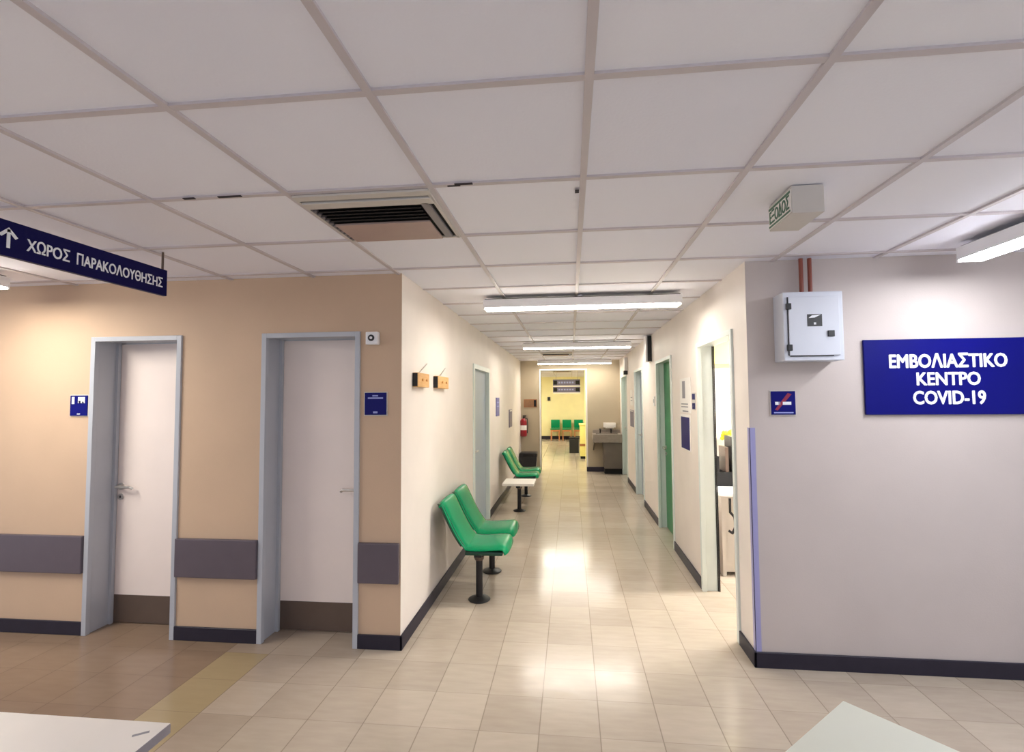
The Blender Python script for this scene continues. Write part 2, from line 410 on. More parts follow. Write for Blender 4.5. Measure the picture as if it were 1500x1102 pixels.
# ------------------------------------------------------------------ doors
def lever(parent, p, n, along, m='steel'):
    """lever handle at p; n = outward normal, along = direction the lever points"""
    p, n, along = Vector(p), Vector(n), Vector(along)
    h = MB()
    h.rod(p, p+n*0.010, 0.024, seg=20); h.rod(p+n*0.01, p+n*0.048, 0.010)
    h.tube([p+n*0.045, p+n*0.045+along*0.045, p+n*0.047+along*0.115, p+n*0.040+along*0.128+Vector((0, 0, -0.012))], 0.0095)
    q = p+Vector((0, 0, -0.075)); h.rod(q, q+n*0.008, 0.022, seg=20)
    o = h.build('handle', m, parent, smooth=True)
    MB().box(*sum(([min(a, b), max(a, b)] for a, b in zip(q+n*0.0082-Vector((.003, .003, .009)), q+n*0.0095+Vector((.003, .003, .009)))), [])).build('keyhole', 'black', o)
    return o

def lobby_door(name, X0, X1, hinge_right):
    d = structure(name, ((X0+X1)/2, YW, 0))
    f = MB(); w = 0.038
    yl = YW+0.19
    # architrave flush on the wall face plus deep lining
    f.box(X0-0.004, X0+0.030, YW-0.014, YW+0.02, 0, DT+0.004, bev=0.003); f.box(X1-0.030, X1+0.004, YW-0.014, YW+0.02, 0, DT+0.004, bev=0.003)
    f.box(X0+0.03, X1-0.03, YW-0.014, YW+0.02, DT-0.028, DT+0.004, bev=0.003)
    f.box(X0, X0+0.016, YW+0.018, yl+0.05, 0, DT-0.005); f.box(X1-0.016, X1, YW+0.018, yl+0.05, 0, DT-0.005); f.box(X0+0.016, X1-0.016, YW+0.018, yl+0.05, DT-0.02, DT-0.002)
    # rebate stop round the leaf
    f.box(X0+0.016, X0+0.036, yl-0.028, yl-0.004, 0, DT-0.02); f.box(X1-0.036, X1-0.016, yl-0.028, yl-0.004, 0, DT-0.02)
    f.build('door_frame', 'frame_grey', d)
    lf = MB().box(X0+0.020, X1-0.020, yl, yl+0.04, 0.006, DT-0.026, bev=0.002).build('door_leaf', 'leaf', d)
    MB().box(X0+0.034, X1-0.034, yl-0.003, yl, 0.008, 0.20, bev=0.001).build('kick_plate', 'kick', lf)
    if hinge_right: lever(lf, (X0+0.065, yl, 0.97), (0, -1, 0), (1, 0, 0))
    else: lever(lf, (X1-0.065, yl, 0.97), (0, -1, 0), (-1, 0, 0))
    return d
lobby_door('door_1', *D1, True)
lobby_door('door_2', *D2, False)

# left corridor door, leaf near the wall face
d = structure('door_3', (XL, 6.0, 0))
f = MB()
for ya, yb in ((5.47, 5.53), (6.50, 6.56)): f.box(XL-0.1, XL+0.016, ya, yb, 0, 1.985, bev=0.003)
f.box(XL-0.1, XL+0.016, 5.53, 6.50, 1.93, 1.985, bev=0.003)
f.build('door_frame', 'mint', d)
lf = MB().box(XL-0.075, XL-0.035, 5.532, 6.498, 0.006, 1.928).build('door_leaf', 'leaf_blue', d)
lever(lf, (XL-0.035, 5.60, 0.98), (1, 0, 0), (0, 1, 0))

def right_door(name, ya, yb, leafmat):
    d = structure(name, (XR, (ya+yb)/2, 0))
    f = MB()
    for a, b in ((ya, ya+0.035), (yb-0.035, yb)):
        f.box(XR-0.014, XR+0.02, a-0.004, b+0.004, 0, DT+0.006, bev=0.003)
    f.box(XR-0.014, XR+0.02, ya+0.035, yb-0.035, DT-0.03, DT+0.006, bev=0.003)
    f.box(XR+0.018, XR+0.12, ya, ya+0.016, 0, DT); f.box(XR+0.018, XR+0.12, yb-0.016, yb, 0, DT); f.box(XR+0.018, XR+0.12, ya+0.016, yb-0.016, DT-0.02, DT)
    f.build('door_frame', 'mint', d)
    if leafmat:
        lf = MB().box(XR+0.085, XR+0.125, ya+0.018, yb-0.018, 0.006, DT-0.022, bev=0.002).build('door_leaf', leafmat, d)
        lever(lf, (XR+0.085, yb-0.09, 0.98), (-1, 0, 0), (0, -1, 0))
    return d
d4 = right_door('door_4', *RD[0], None)
MB().box(XR+0.11, XR+0.118, 4.258, 4.264, 0, DT-0.02).box(XR+0.12, XR+0.128, 4.25, 4.262, 0.0, DT-0.02).build('door_seal', 'black', d4)
right_door('door_5', *RD[1], 'leaf_green')
right_door('door_6', *RD[2], 'leaf_blue')
right_door('door_7', *RD[3], 'leaf_mint')

# wall bumper boards
def bumper(xa, xb, label):
    b = MB().box(xa, xb, YW-0.030, YW-0.001, 0.415, 0.668, bev=0.006)
    o = b.build('bumper_board', 'bumper')
    tag(o, label, 'wall bumper', 'bumper boards on the tan wall')
bumper(-6.0, D1[0]-0.006, 'grey bumper board on tan wall left of the first door')
bumper(D1[1]+0.006, D2[0]-0.006, 'grey bumper board on tan wall between the two doors')
bumper(D2[1]+0.006, XL-0.006, 'short grey bumper board between second door and corridor corner')

# corner guard
o = MB().box(XR-0.003, XR, YW-0.004, YW+0.03, 0.09, 1.40).box(XR-0.003, XR+0.030, YW-0.004, YW-0.0006, 0.09, 1.40).build('corner_guard', 'guard')
tag(o, 'lilac plastic corner guard on the right wall edge at corridor entrance', 'corner guard')

# ------------------------------------------------------------------ luminaires
def luminaire(label, c, L, axis, dm, group, zb=2.30, w=0.13, hd=0.012):
    t = thing('ceiling_light', label, 'ceiling light', (c[0], c[1], ZC), group)
    def bx(m, a0, a1, b0, b1, z0, z1, bev=0.0):
        if axis == 'x': m.box(c[0]+a0, c[0]+a1, c[1]+b0, c[1]+b1, z0, z1, bev=bev)
        else: m.box(c[0]+b0, c[0]+b1, c[1]+a0, c[1]+a1, z0, z1, bev=bev)
    h = L/2; zt = ZC-0.026
    b = MB(); bx(b, -h, h, -w/2, w/2, zb+hd, zt, 0.003); bx(b, -h, -h+0.012, -w/2, w/2, zb, zb+hd+0.001); bx(b, h-0.012, h, -w/2, w/2, zb, zb+hd+0.001)
    b.build('housing', 'white', t)
    df = MB(); bx(df, -h+0.013, h-0.013, -w/2+0.003, w/2-0.003, zb+0.002, zb+hd, 0.004); df.build('diffuser', dm, t)
    k = MB(); bx(k, -h+0.01, h-0.01, -w/2+0.018, w/2-0.018, zt, zt+0.008); k.build('gap_shade_rim', 'darkmetal', t)  # dark rim put in for the shadow gap above the housing
    n = MB(); n.rod((c[0], c[1], zt), (c[0], c[1], ZC+0.002), 0.022); n.build('mount', 'white', t)
    return t
GL = 'linear lights across the corridor ceiling'
luminaire('nearest long white ceiling light across the corridor', (0.09, 3.93), 1.55, 'x', 'lamp_corr', GL)
luminaire('second ceiling light across corridor, between nearest and farthest lights', (0.095, 7.15), 1.55, 'x', 'lamp_corr', GL)
luminaire('farthest ceiling light across corridor, just before the yellow hall opening', (0.09, 10.45), 1.55, 'x', 'lamp_corr', GL)
luminaire('white ceiling light at right edge above the vaccination sign', (2.14, 2.08), 1.55, 'y', 'lamp_right', 'linear lights in the lobby')
luminaire('ceiling light end at left edge below the hanging sign', (-3.60, 2.03), 1.45, 'y', 'lamp_left', 'linear lights in the lobby')
for c, dm_ in (((-3.60, -1.1), 'lamp_lobby_added'), ((-0.75, -1.1), 'lamp_lobby_added'), ((2.14, -1.1), 'lamp_lobby_added')):  # lamps added out of view to lift the lobby ceiling and floor
    luminaire('unseen ceiling light added behind the camera to brighten the lobby', c, 1.55, 'y', dm_, 'unseen lights added behind the camera', hd=0.045)
for c, ax in (((-2.6, 13.2), 'x'), ((2.2, 14.6), 'x'), ((-0.1, 12.0), 'x'), ((-1.9, 17.4), 'x'), ((2.0, 17.4), 'x')):  # hidden lamps added to supply the hall's brightness
    luminaire('unseen ceiling light added to brighten the yellow hall', c, 1.55, ax, 'lamp_far_added', 'unseen lights added in the yellow hall')
luminaire('unseen ceiling light added to brighten the side room', (2.5, 4.4), 1.55, 'x', 'lamp_room_added', None)  # added out of view so the side room reads bright

# ------------------------------------------------------------------ ceiling diffusers (vents)
def vent(label, x0, y0):
    s = GS; t = thing('air_vent', label, 'air vent', (x0+s/2, y0+s/2, ZC), 'square ceiling air vents')
    cx, cy_ = x0+s/2, y0+s/2
    MB().box(cx-0.275, cx+0.275, cy_-0.275, cy_+0.275, ZC-0.003, ZC+0.006).build('recess_shade_plate', 'blackhole', t)  # black plate instead of an open recess; its colour stands for the shade inside
    fr = MB()
    fr.box(cx-0.281, cx+0.281, cy_-0.281, cy_-0.235, ZC-0.010, ZC, bev=0.003); fr.box(cx-0.272, cx+0.272, cy_-0.222, cy_-0.165, ZC-0.016, ZC-0.002, bev=0.004)
    fr.box(cx-0.281, cx-0.272, cy_-0.240, cy_+0.281, ZC-0.010, ZC); fr.box(cx+0.268, cx+0.281, cy_-0.240, cy_+0.281, ZC-0.010, ZC)
    fr.box(cx-0.281, cx+0.281, cy_+0.262, cy_+0.281, ZC-0.010, ZC, bev=0.003)
    fr.build('frame', 'signbox', t)
    MB().box(cx+0.215, cx+0.252, cy_-0.18, cy_+0.255, ZC-0.016, ZC-0.002, bev=0.004).build('side_slat', 'louver', t)
    for k in range(4):
        y_ = cy_-0.135+0.036*k
        MB().prism([(y_, ZC-0.014), (y_+0.006, ZC-0.017), (y_+0.028, ZC-0.005), (y_+0.022, ZC-0.002)], 'x', cx-0.255, cx+0.205).build('louver', 'darkmetal', t)
    MB().box(cx-0.245, cx+0.200, cy_+0.020, cy_+0.258, ZC-0.020, ZC-0.010, bev=0.003).box(cx-0.2, cx+0.15, cy_+0.06, cy_+0.22, ZC-0.010, ZC-0.001).build('centre_plate', 'plate', t)
    tp = MB().box(cx-0.271, cx-0.262, cy_-0.15, cy_+0.255, ZC-0.012, ZC-0.002)
    for k in range(11): tp.box(cx-0.265, cx-0.248, cy_-0.145+0.036*k, cy_-0.127+0.036*k, ZC-0.015, ZC-0.004)
    tp.build('louver_comb', 'louver', t)
    return t
vent('square air vent with dark louvers in the lobby ceiling', GX0-2*GS, GY0+2*GS)
vent('small distant air vent in corridor ceiling between second and farthest lights', GX0-GS, GY0+14*GS)
vent('air vent in the ceiling of the yellow hall', -1.114+GS, GY0+24*GS)

# ------------------------------------------------------------------ signs
# hanging sign over the lobby (faces the +X side)
xs = -2.235; y0, y1, z0, z1 = 1.30, 2.499, 2.167, 2.311
t = thing('hanging_sign', 'dark blue sign hanging from ceiling at left with arrow and white Greek letters', 'sign', (xs, (y0+y1)/2, z0))
MB().box(xs-0.012, xs+0.012, y0, y1, z0, z1, bev=0.002).build('board', 'blue_night', t)
for yy in (1.45, y1-0.02):
    MB().rod((xs, yy, z1-0.002), (xs, yy, ZC+0.004), 0.006, seg=10).build('hanger', 'kick', t)
text('lettering', 'ΧΩΡΟΣ', 'letter', t, (xs+0.0125, 1.785, 2.208), (0, 1, 0), (0, 0, 1), 0.176, 0.055, 0.015)
text('lettering', 'ΠΑΡΑΚΟΛΟΥΘΗΣΗΣ', 'letter', t, (xs+0.0125, 1.993, 2.208), (0, 1, 0), (0, 0, 1), 0.474, 0.055, 0.015)
a = MB(); za, ya = 2.250, 1.718
a.box(xs+0.0125, xs+0.0145, ya-0.006, ya+0.006, 2.200, 2.275)
for sg in (-1, 1):
    a.prism([(ya, 2.283), (ya+sg*0.034, 2.249), (ya+sg*0.025, 2.241), (ya, 2.266)], 'x', xs+0.0125, xs+0.0145)
a.build('arrow', 'letter', t)

# exit sign box
x0, x1, y0, y1 = 0.868, 0.988, 1.99, 2.21; z0, z1 = 2.300, ZC+0.004
t = thing('exit_sign', 'boxy exit sign with green Greek letters under the lobby ceiling', 'sign', ((x0+x1)/2, (y0+y1)/2, ZC))
MB().box(x0, x1, y0, y1, z0, z1, bev=0.003).build('housing', 'signbox', t)
MB().box(x0-0.003, x0, y0+0.006, y1-0.006, z0+0.006, z1-0.012).build('face', 'paper', t)
MB().box(x0-0.0045, x0-0.003, y0+0.008, y1-0.008, z1-0.026, z1-0.016).box(x0-0.0045, x0-0.003, y0+0.008, y1-0.008, z0+0.010, z0+0.017).build('stripe', 'green_letter', t)
text('lettering', 'ΕΞΟΔΟΣ', 'green_letter', t, (x0-0.0031, y1-0.016, z0+0.024), (0, -1, 0), (0, 0, 1), 0.188, 0.056, 0.012)

# big blue vaccination sign
x0, x1, z0, z1 = 1.722, 2.640, 1.476, 1.916; yb = YW-0.002
t = thing('wall_sign', 'large blue vaccination centre sign with white text on grey wall', 'sign', ((x0+x1)/2, YW, z0))
MB().box(x0, x1, yb-0.016, yb, z0, z1, bev=0.002).build('board', 'blue', t)
cxs = 2.172; yt = yb-0.0165
for body, wd_, zz, hh in (('ΕΜΒΟΛΙΑΣΤΙΚΟ', 0.632, 1.746, 0.086), ('ΚΕΝΤΡΟ', 0.342, 1.644, 0.078), ('COVID-19', 0.388, 1.534, 0.080)):
    text('lettering', body, 'letter', t, (cxs-wd_/2, yt, zz), (1, 0, 0), (0, 0, 1), wd_, hh, 0.035)

# room plaques
def plaque_x(label, x0, x1, z0, z1, marks, face='blue', y=YW, name='room_plaque', rim='signbox', cat='sign', group=None):
    t = thing(name, label, cat, ((x0+x1)/2, y, z0), group)
    MB().box(x0-0.006, x1+0.006, y-0.006, y-0.001, z0-0.006, z1+0.006).build('backing', rim, t)
    MB().box(x0, x1, y-0.011, y-0.006, z0, z1, bev=0.001).build('face', face, t)
    for mm, boxes in marks:
        for a0, a1, b0, b1 in boxes: MB().box(x0+(x1-x0)*a0, x0+(x1-x0)*a1, y-0.0125, y-0.011, z0+(z1-z0)*b0, z0+(z1-z0)*b1).build('marking', mm, t)
    return t
GP = 'small square blue room plaques'
plaque_x('small blue toilet plaque with white figures left of the first door', -3.465, -3.333, 1.488, 1.628,
         [('letter', [(0.10, 0.25, 0.58, 0.93), (0.46, 0.86, 0.62, 0.92), (0.42, 0.60, 0.06, 0.11)]), ('blue', [(0.5, 0.62, 0.60, 0.74), (0.70, 0.80, 0.60, 0.70)])], group=GP)
plaque_x('plain dark blue plaque on tan wall right of the second door', -1.333, -1.188, 1.486, 1.630,
         [('letter_dim', [(0.15, 0.85, 0.72, 0.79), (0.36, 0.62, 0.83, 0.89), (0.40, 0.60, 0.07, 0.16)])], face='blue_dark', group=GP)
t = plaque_x('blue plaque with red slash below the grey electrical box', 1.195, 1.333, 1.478, 1.618,
         [('letter', [(0.16, 0.30, 0.42, 0.55), (0.34, 0.36, 0.42, 0.55), (0.47, 0.82, 0.42, 0.55)]), ('letter_dim', [(0.10, 0.90, 0.06, 0.11)])], group=GP)
b = MB(); b.prism([(1.215, 1.508), (1.230, 1.503), (1.312, 1.600), (1.290, 1.607), (1.262, 1.570)], 'y', YW-0.0122, YW-0.011); b.build('slash', 'letter_red', t)

# call box by second door
t = thing('call_box', 'small white call box with black dot above the second door plaque', 'call box', (-1.276, YW, 1.94))
MB().box(-1.318, -1.236, YW-0.045, YW-0.001, 1.942, 2.026, bev=0.008).build('casing', 'white', t)
MB().rod((-1.278, YW-0.045, 1.985), (-1.278, YW-0.050, 1.985), 0.021, seg=20).build('button', 'black', t)
MB().rod((-1.278, YW-0.050, 1.985), (-1.278, YW-0.053, 1.985), 0.009, seg=16).build('light', 'white', t)

# electrical cabinet with pipes
x0, x1, z0, z1 = 1.226, 1.552, 1.790, 2.188; ya, yb = YW-0.14, YW-0.001
t = thing('electrical_cabinet', 'light grey electrical box on the right wall under the ceiling', 'electrical box', ((x0+x1)/2, YW, z0))
MB().box(x0, x1, ya, yb, z0, z1, bev=0.006).build('enclosure', 'cabinet', t)
dr = MB().box(x0+0.026, x1-0.026, ya-0.012, ya, z0+0.03, z1-0.03, bev=0.003).build('cabinet_door', 'cabinet', t)
MB().box(x0+0.022, x0+0.026, ya-0.006, ya-0.001, z0+0.03, z1-0.03).box(x0+0.03, x1-0.06, ya-0.006, ya-0.001, z0+0.024, z0+0.030).build('seal', 'darkmetal', dr)
for zz in (z1-0.085, z0+0.075):
    MB().box(x0+0.014, x0+0.040, ya-0.018, ya-0.001, zz-0.018, zz+0.018, bev=0.003).build('hinge', 'black', dr)
st = MB().box(x0+0.125, x0+0.205, ya-0.0135, ya-0.012, z0+0.195, z0+0.265).build('warning_sticker', 'black', dr)
MB().prism([(x0+0.132, z0+0.243), (x0+0.150, z0+0.258), (x0+0.200, z0+0.262), (x0+0.165, z0+0.245)], 'y', ya-0.0145, ya-0.0135).box(x0+0.160, x0+0.172, ya-0.0145, ya-0.0135, z0+0.205, z0+0.217).build('marking', 'letter', st)
MB().box(x0+0.232, x0+0.268, ya-0.020, ya-0.012, z0+0.135, z0+0.170, bev=0.003).build('lock', 'black', dr)
for px in (1.372, 1.421):
    MB().rod((px, YW-0.05, z1-0.003), (px, YW-0.05, ZC), 0.012, seg=14).build('pipe', 'copper', t)

# ------------------------------------------------------------------ left corridor wall
def plaque_left(name, label, y0, y1, z0, z1, face, marks=(), cat='sign', group=None):
    t = thing(name, label, cat, (XL, (y0+y1)/2, z0), group)
    MB().box(XL+0.001, XL+0.012, y0, y1, z0, z1, bev=0.001).build('face', face, t)
    for mm, boxes in marks:
        for a0, a1, b0, b1 in boxes: MB().box(XL+0.012, XL+0.0135, y0+(y1-y0)*a0, y0+(y1-y0)*a1, z0+(z1-z0)*b0, z0+(z1-z0)*b1).build('marking', mm, t)
    return t
plaque_left('wall_sign', 'blue notice on left corridor wall just past the blue-grey door', 7.18, 7.48, 1.325, 1.60, 'blue_pale', [('letter_dim', [(0.1, 0.9, 0.7, 0.78), (0.1, 0.9, 0.5, 0.56)])])
plaque_left('wall_sign', 'dark notice low on left corridor wall nearest the fire extinguisher', 8.72, 9.12, 1.07, 1.385, 'violet_grey', [('paper', [(0.1, 0.9, 0.90, 0.97)])])
for i, (ya, yb, lab) in enumerate(((3.335, 3.61, 'nearer of two small wooden coat hook blocks on left corridor wall'), (3.86, 4.20, 'farther of two small wooden coat hook blocks on left corridor wall'))):
    t = thing('coat_hook_block', lab, 'coat hook', (XL, (ya+yb)/2, 1.67), 'wooden coat hook blocks')
    MB().box(XL+0.001, XL+0.040, ya, yb, 1.672, 1.772, bev=0.004).build('block', 'wood', t)
    MB().box(XL+0.001, XL+0.036, ya-0.003, ya, 1.676, 1.768).build('end_cap', 'darkmetal', t)
    for f_ in (0.35, 0.72):
        yy = ya+(yb-ya)*f_
        MB().rod((XL+0.038, yy, 1.722), (XL+0.052, yy, 1.724), 0.008, 0.010, seg=12).build('peg', 'wood', t, smooth=True)
    MB().rod((XL+0.02, (ya+yb)/2-0.06, 1.770), (XL+0.003, (ya+yb)/2+0.20, 1.855), 0.0035, seg=8).build('wire', 'steel', t)

# ------------------------------------------------------------------ right corridor wall
def plaque_right(name, label, y0, y1, z0, z1, face, marks=(), cat='sign', th=0.006, group=None):
    # y0 is the far edge (image left)
    t = thing(name, label, cat, (XR, (y0+y1)/2, z0), group)
    MB().box(XR-th, XR-0.0005, min(y0, y1), max(y0, y1), z0, z1).build('sheet', face, t)
    for mm, boxes in marks:
        for a0, a1, b0, b1 in boxes:
            q = sorted((y0+(y1-y0)*a0, y0+(y1-y0)*a1)); MB().box(XR-th-0.0015, XR-th, q[0], q[1], z0+(z1-z0)*b0, z0+(z1-z0)*b1).build('marking', mm, t)
    return t
plaque_right('paper_notice', 'white paper notice above the blue poster beside the open door', 4.955, 4.545, 1.44, 1.765, 'paper', [('ink', [(0.25, 0.52, 0.42, 0.92), (0.12, 0.78, 0.24, 0.27), (0.12, 0.78, 0.16, 0.19), (0.25, 0.8, 0.03, 0.07)])], 'notice')
plaque_right('poster', 'blue poster with white border on right wall beside the open door', 4.955, 4.575, 1.095, 1.425, 'paper',
             [('blue_dark', [(0.06, 0.94, 0.03, 0.93)])], 'poster')
plaque_right('room_plaque', 'small blue and white plaque between paper notice and open door', 4.485, 4.36, 1.475, 1.625, 'signbox',
             [('blue_dark', [(0.08, 0.86, 0.60, 0.94), (0.08, 0.86, 0.05, 0.40)]), ('letter_dim', [(0.2, 0.7, 0.20, 0.27)])])
plaque_right('wall_sign', 'dusty violet sign on right wall between the two farthest doors', 9.05, 8.58, 1.08, 1.37, 'violet_grey', [('paper', [(0.1, 0.9, 0.92, 0.97)])])
plaque_right('paper_notice', 'white paper notice above the violet sign between farthest doors', 9.0, 8.62, 1.45, 1.72, 'paper', [('ink', [(0.2, 0.8, 0.3, 0.34), (0.2, 0.8, 0.5, 0.54)])], 'notice')
plaque_right('light_switch', 'small white switch plate beside the green door', 6.52, 6.42, 1.48, 1.60, 'white', [('ink', [(0.3, 0.7, 0.3, 0.7)])], 'switch', th=0.010)
t = thing('wall_box', 'slim white box with dark side high on right corridor wall', 'wall box', (XR, 6.7, 2.05))
MB().box(XR-0.075, XR-0.001, 6.62, 6.80, 2.06, 2.398, bev=0.003).build('casing', 'white', t)
MB().box(XR-0.052, XR-0.001, 6.606, 6.62, 2.06, 2.398).build('dark_side', 'darkmetal', t)
t = thing('wall_box', 'tiny dark box on wall over the farthest door', 'wall box', (XR, 9.4, 2.0))
MB().box(XR-0.07, XR-0.001, 9.35, 9.50, 2.02, 2.09, bev=0.003).build('casing', 'black', t)
MB().box(XR-0.055, XR-0.001, 9.36, 9.49, 2.09, 2.34, bev=0.002).build('cover', 'white', t)

# ------------------------------------------------------------------ benches
def shell(path, y0, y1, lift, th, nv=12):
    """moulded plastic shell: path = [(x,z)], swept across y0..y1, side edges rolled (lift along path normal)"""
    b = bmesh.new(); n = len(path); grid = []
    for i, (x, z) in enumerate(path):
        a = Vector(path[max(0, i-1)]); c = Vector(path[min(n-1, i+1)]); tg = (c-a).normalized(); nr = Vector((-tg.y, tg.x))
        row = []
        for k in range(nv+1):
            s = -1+2*k/nv
            e_ = max(0, abs(s)-0.72)/0.28
            off = lift*(e_*e_) if e_ <= 1 else 0
            bow = -0.012*(1-s*s)
            row.append(b.verts.new((x+nr.x*(off+bow), y0+(y1-y0)*k/nv, z+nr.y*(off+bow))))
        grid.append(row)
    for i in range(n-1):
        for k in range(nv): b.faces.new((grid[i][k], grid[i][k+1], grid[i+1][k+1], grid[i+1][k]))
    bmesh.ops.recalc_face_normals(b, faces=b.faces[:])
    # skirt: turn the border down/back by th*4 to form the rolled rim
    bd = [e_ for e_ in b.edges if e_.is_boundary]
    m = MB(); m.bm.free(); m.bm = b
    return m

def smooth_path(pts, n=5):
    out = []
    P = [Vector(p) for p in pts]
    for i in range(len(P)-1):
        p0 = P[max(0, i-1)]; p1 = P[i]; p2 = P[i+1]; p3 = P[min(len(P)-1, i+2)]
        for k in range(n):
            u = k/n
            q = 0.5*((2*p1)+(p2-p0)*u+(2*p0-5*p1+4*p2-p3)*u*u+(3*p1-p0-3*p2+p3)*u**3)
            out.append((q.x, q.y))
    out.append((P[-1].x, P[-1].y))
    return out

def seat_unit(root, xf, xb, xt, yc, w, zs, zt):
    """seat pan from front xf to crease xb at height zs; back leaning to xt at zt (bench faces +x)"""
    y0, y1 = yc-w/2, yc+w/2
    pan = smooth_path([(xf, zs-0.048), (xf-0.012, zs-0.012), (xf-0.05, zs+0.002), (xf-0.18, zs-0.008), (xb+0.08, zs-0.010), (xb+0.02, zs-0.002)])
    s = shell(pan, y0, y1, 0.016, 0.006).build('seat', 'green', root, smooth=True)
    dx, dz = xt-xb, zt-zs
    bk = smooth_path([(xb+0.035, zs-0.004), (xb+0.005, zs+0.03), (xb+dx*0.30, zs+dz*0.35), (xb+dx*0.66, zs+dz*0.70), (xb+dx*0.93, zs+dz*0.97), (xt-0.012, zt+0.004), (xt-0.030, zt-0.022)])
    bkk = shell(bk, y0+0.004, y1-0.004, 0.016, 0.006).build('backrest', 'green', root, smooth=True)
    for o in (s, bkk):
        md = o.modifiers.new('solid', 'SOLIDIFY'); md.thickness = 0.016; md.offset = 0
        sb = o.modifiers.new('sub', 'SUBSURF'); sb.levels = 1; sb.render_levels = 1
    # dark under-shell and side rim below the pan
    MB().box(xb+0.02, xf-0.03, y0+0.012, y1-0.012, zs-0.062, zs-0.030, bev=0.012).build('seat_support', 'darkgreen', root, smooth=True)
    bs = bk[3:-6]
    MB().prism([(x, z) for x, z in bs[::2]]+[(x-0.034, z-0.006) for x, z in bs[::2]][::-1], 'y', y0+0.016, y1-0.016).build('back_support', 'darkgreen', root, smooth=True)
    return s

def pedestal(root, x, y, zt):
    p = MB().rod((x, y, 0.01), (x, y, zt), 0.027, seg=20).build('pedestal', 'darkmetal', root, smooth=True)
    MB().lathe([(0.085, 0.0), (0.088, 0.006), (0.080, 0.013), (0.050, 0.020), (0.034, 0.030)], (x, y, 0)).build('base_disc', 'black', p, smooth=True)
    MB().lathe([(0.032, 0.0), (0.040, 0.012), (0.040, 0.030), (0.034, 0.036)], (x, y, zt-0.04)).build('collar', 'kick', p, smooth=True)
    return p

ZST = 0.44
b1 = thing('waiting_bench', 'near green two-seat bench on black pedestals by left corridor wall', 'bench', (-0.74, 4.25, 0), 'green beam benches along the left wall')
for yc in (4.01, 4.49): seat_unit(b1, -0.50, -0.845, -1.005, yc, 0.44, ZST, 0.765)
MB().box(-0.765, -0.705, 3.86, 4.70, ZST-0.095, ZST-0.060, bev=0.005).build('beam', 'darkmetal', b1)
for yy in (3.93, 4.57): pedestal(b1, -0.735, yy, ZST-0.092)

b2 = thing('waiting_bench', 'far green two-seat bench with a white side table by left corridor wall', 'bench', (-0.74, 7.6, 0), 'green beam benches along the left wall')
for yc in (7.62, 8.10): seat_unit(b2, -0.50, -0.845, -1.005, yc, 0.44, ZST, 0.765)
MB().box(-0.765, -0.705, 6.86, 8.34, ZST-0.095, ZST-0.065, bev=0.005).build('beam', 'darkmetal', b2)
MB().box(-0.955, -0.515, 6.84, 7.28, ZST-0.065, ZST-0.030, bev=0.006).build('table_top', 'whitelam', b2)
for yy in (7.02, 8.09): pedestal(b2, -0.735, yy, ZST-0.092)

# ------------------------------------------------------------------ end wall objects
t = thing('fire_extinguisher', 'red fire extinguisher hanging on the end wall at left', 'fire extinguisher', (-1.03, YE, 0.73))
ex, ey = -1.025, YE-0.085
MB().lathe([(0.060, 0), (0.072, 0.012), (0.074, 0.05), (0.074, 0.30), (0.066, 0.345), (0.040, 0.375), (0.026, 0.39)], (ex, ey, 0.76)).build('cylinder', 'red', t, smooth=True)
MB().rod((ex, ey, 1.145), (ex, ey, 1.19), 0.018).box(ex-0.016, ex+0.055, ey-0.012, ey+0.012, 1.18, 1.20).box(ex-0.016, ex+0.065, ey-0.010, ey+0.010, 1.205, 1.222).build('valve', 'darkmetal', t)
MB().tube([(ex+0.02, ey, 1.175), (ex+0.085, ey-0.01, 1.14), (ex+0.095, ey-0.015, 0.98), (ex+0.086, ey-0.01, 0.83)], 0.010).build('hose', 'black', t, smooth=True)
MB().lathe([(0.0748, 0), (0.0750, 0.001), (0.0750, 0.099), (0.0748, 0.1)], (ex, ey, 0.90)).build('label_band', 'paper', t, smooth=True)
MB().box(ex-0.03, ex+0.03, ey+0.073, YE-0.001, 0.95, 1.05).build('bracket', 'darkmetal', t)

t = thing('framed_picture', 'small brown framed notice on end wall above the fire extinguisher', 'picture', (-0.875, YE, 1.39))
MB().box(-1.02, -0.73, YE-0.018, YE-0.001, 1.39, 1.565, bev=0.002).build('frame', 'wood_dark', t)
MB().box(-1.005, -0.81, YE-0.020, YE-0.018, 1.405, 1.55).build('print', 'brown_photo', t)
MB().box(-0.80, -0.745, YE-0.020, YE-0.018, 1.405, 1.55).build('print', 'blackhole', t)

t = thing('waste_bin', 'black waste bin against end wall beyond the far bench', 'bin', (-0.90, 10.5, 0))
b = MB(); b.prism([(-1.04, 0.0), (-0.74, 0.0), (-0.715, 0.36), (-1.065, 0.36)], 'y', 10.35, 10.72); b.build('body', 'black', t)
MB().box(-1.075, -0.705, 10.34, 10.73, 0.36, 0.44, bev=0.012).build('lid', 'darkmetal', t)
MB().box(-1.0, -0.78, 10.333, 10.34, 0.375, 0.42).build('flap', 'blackhole', t)

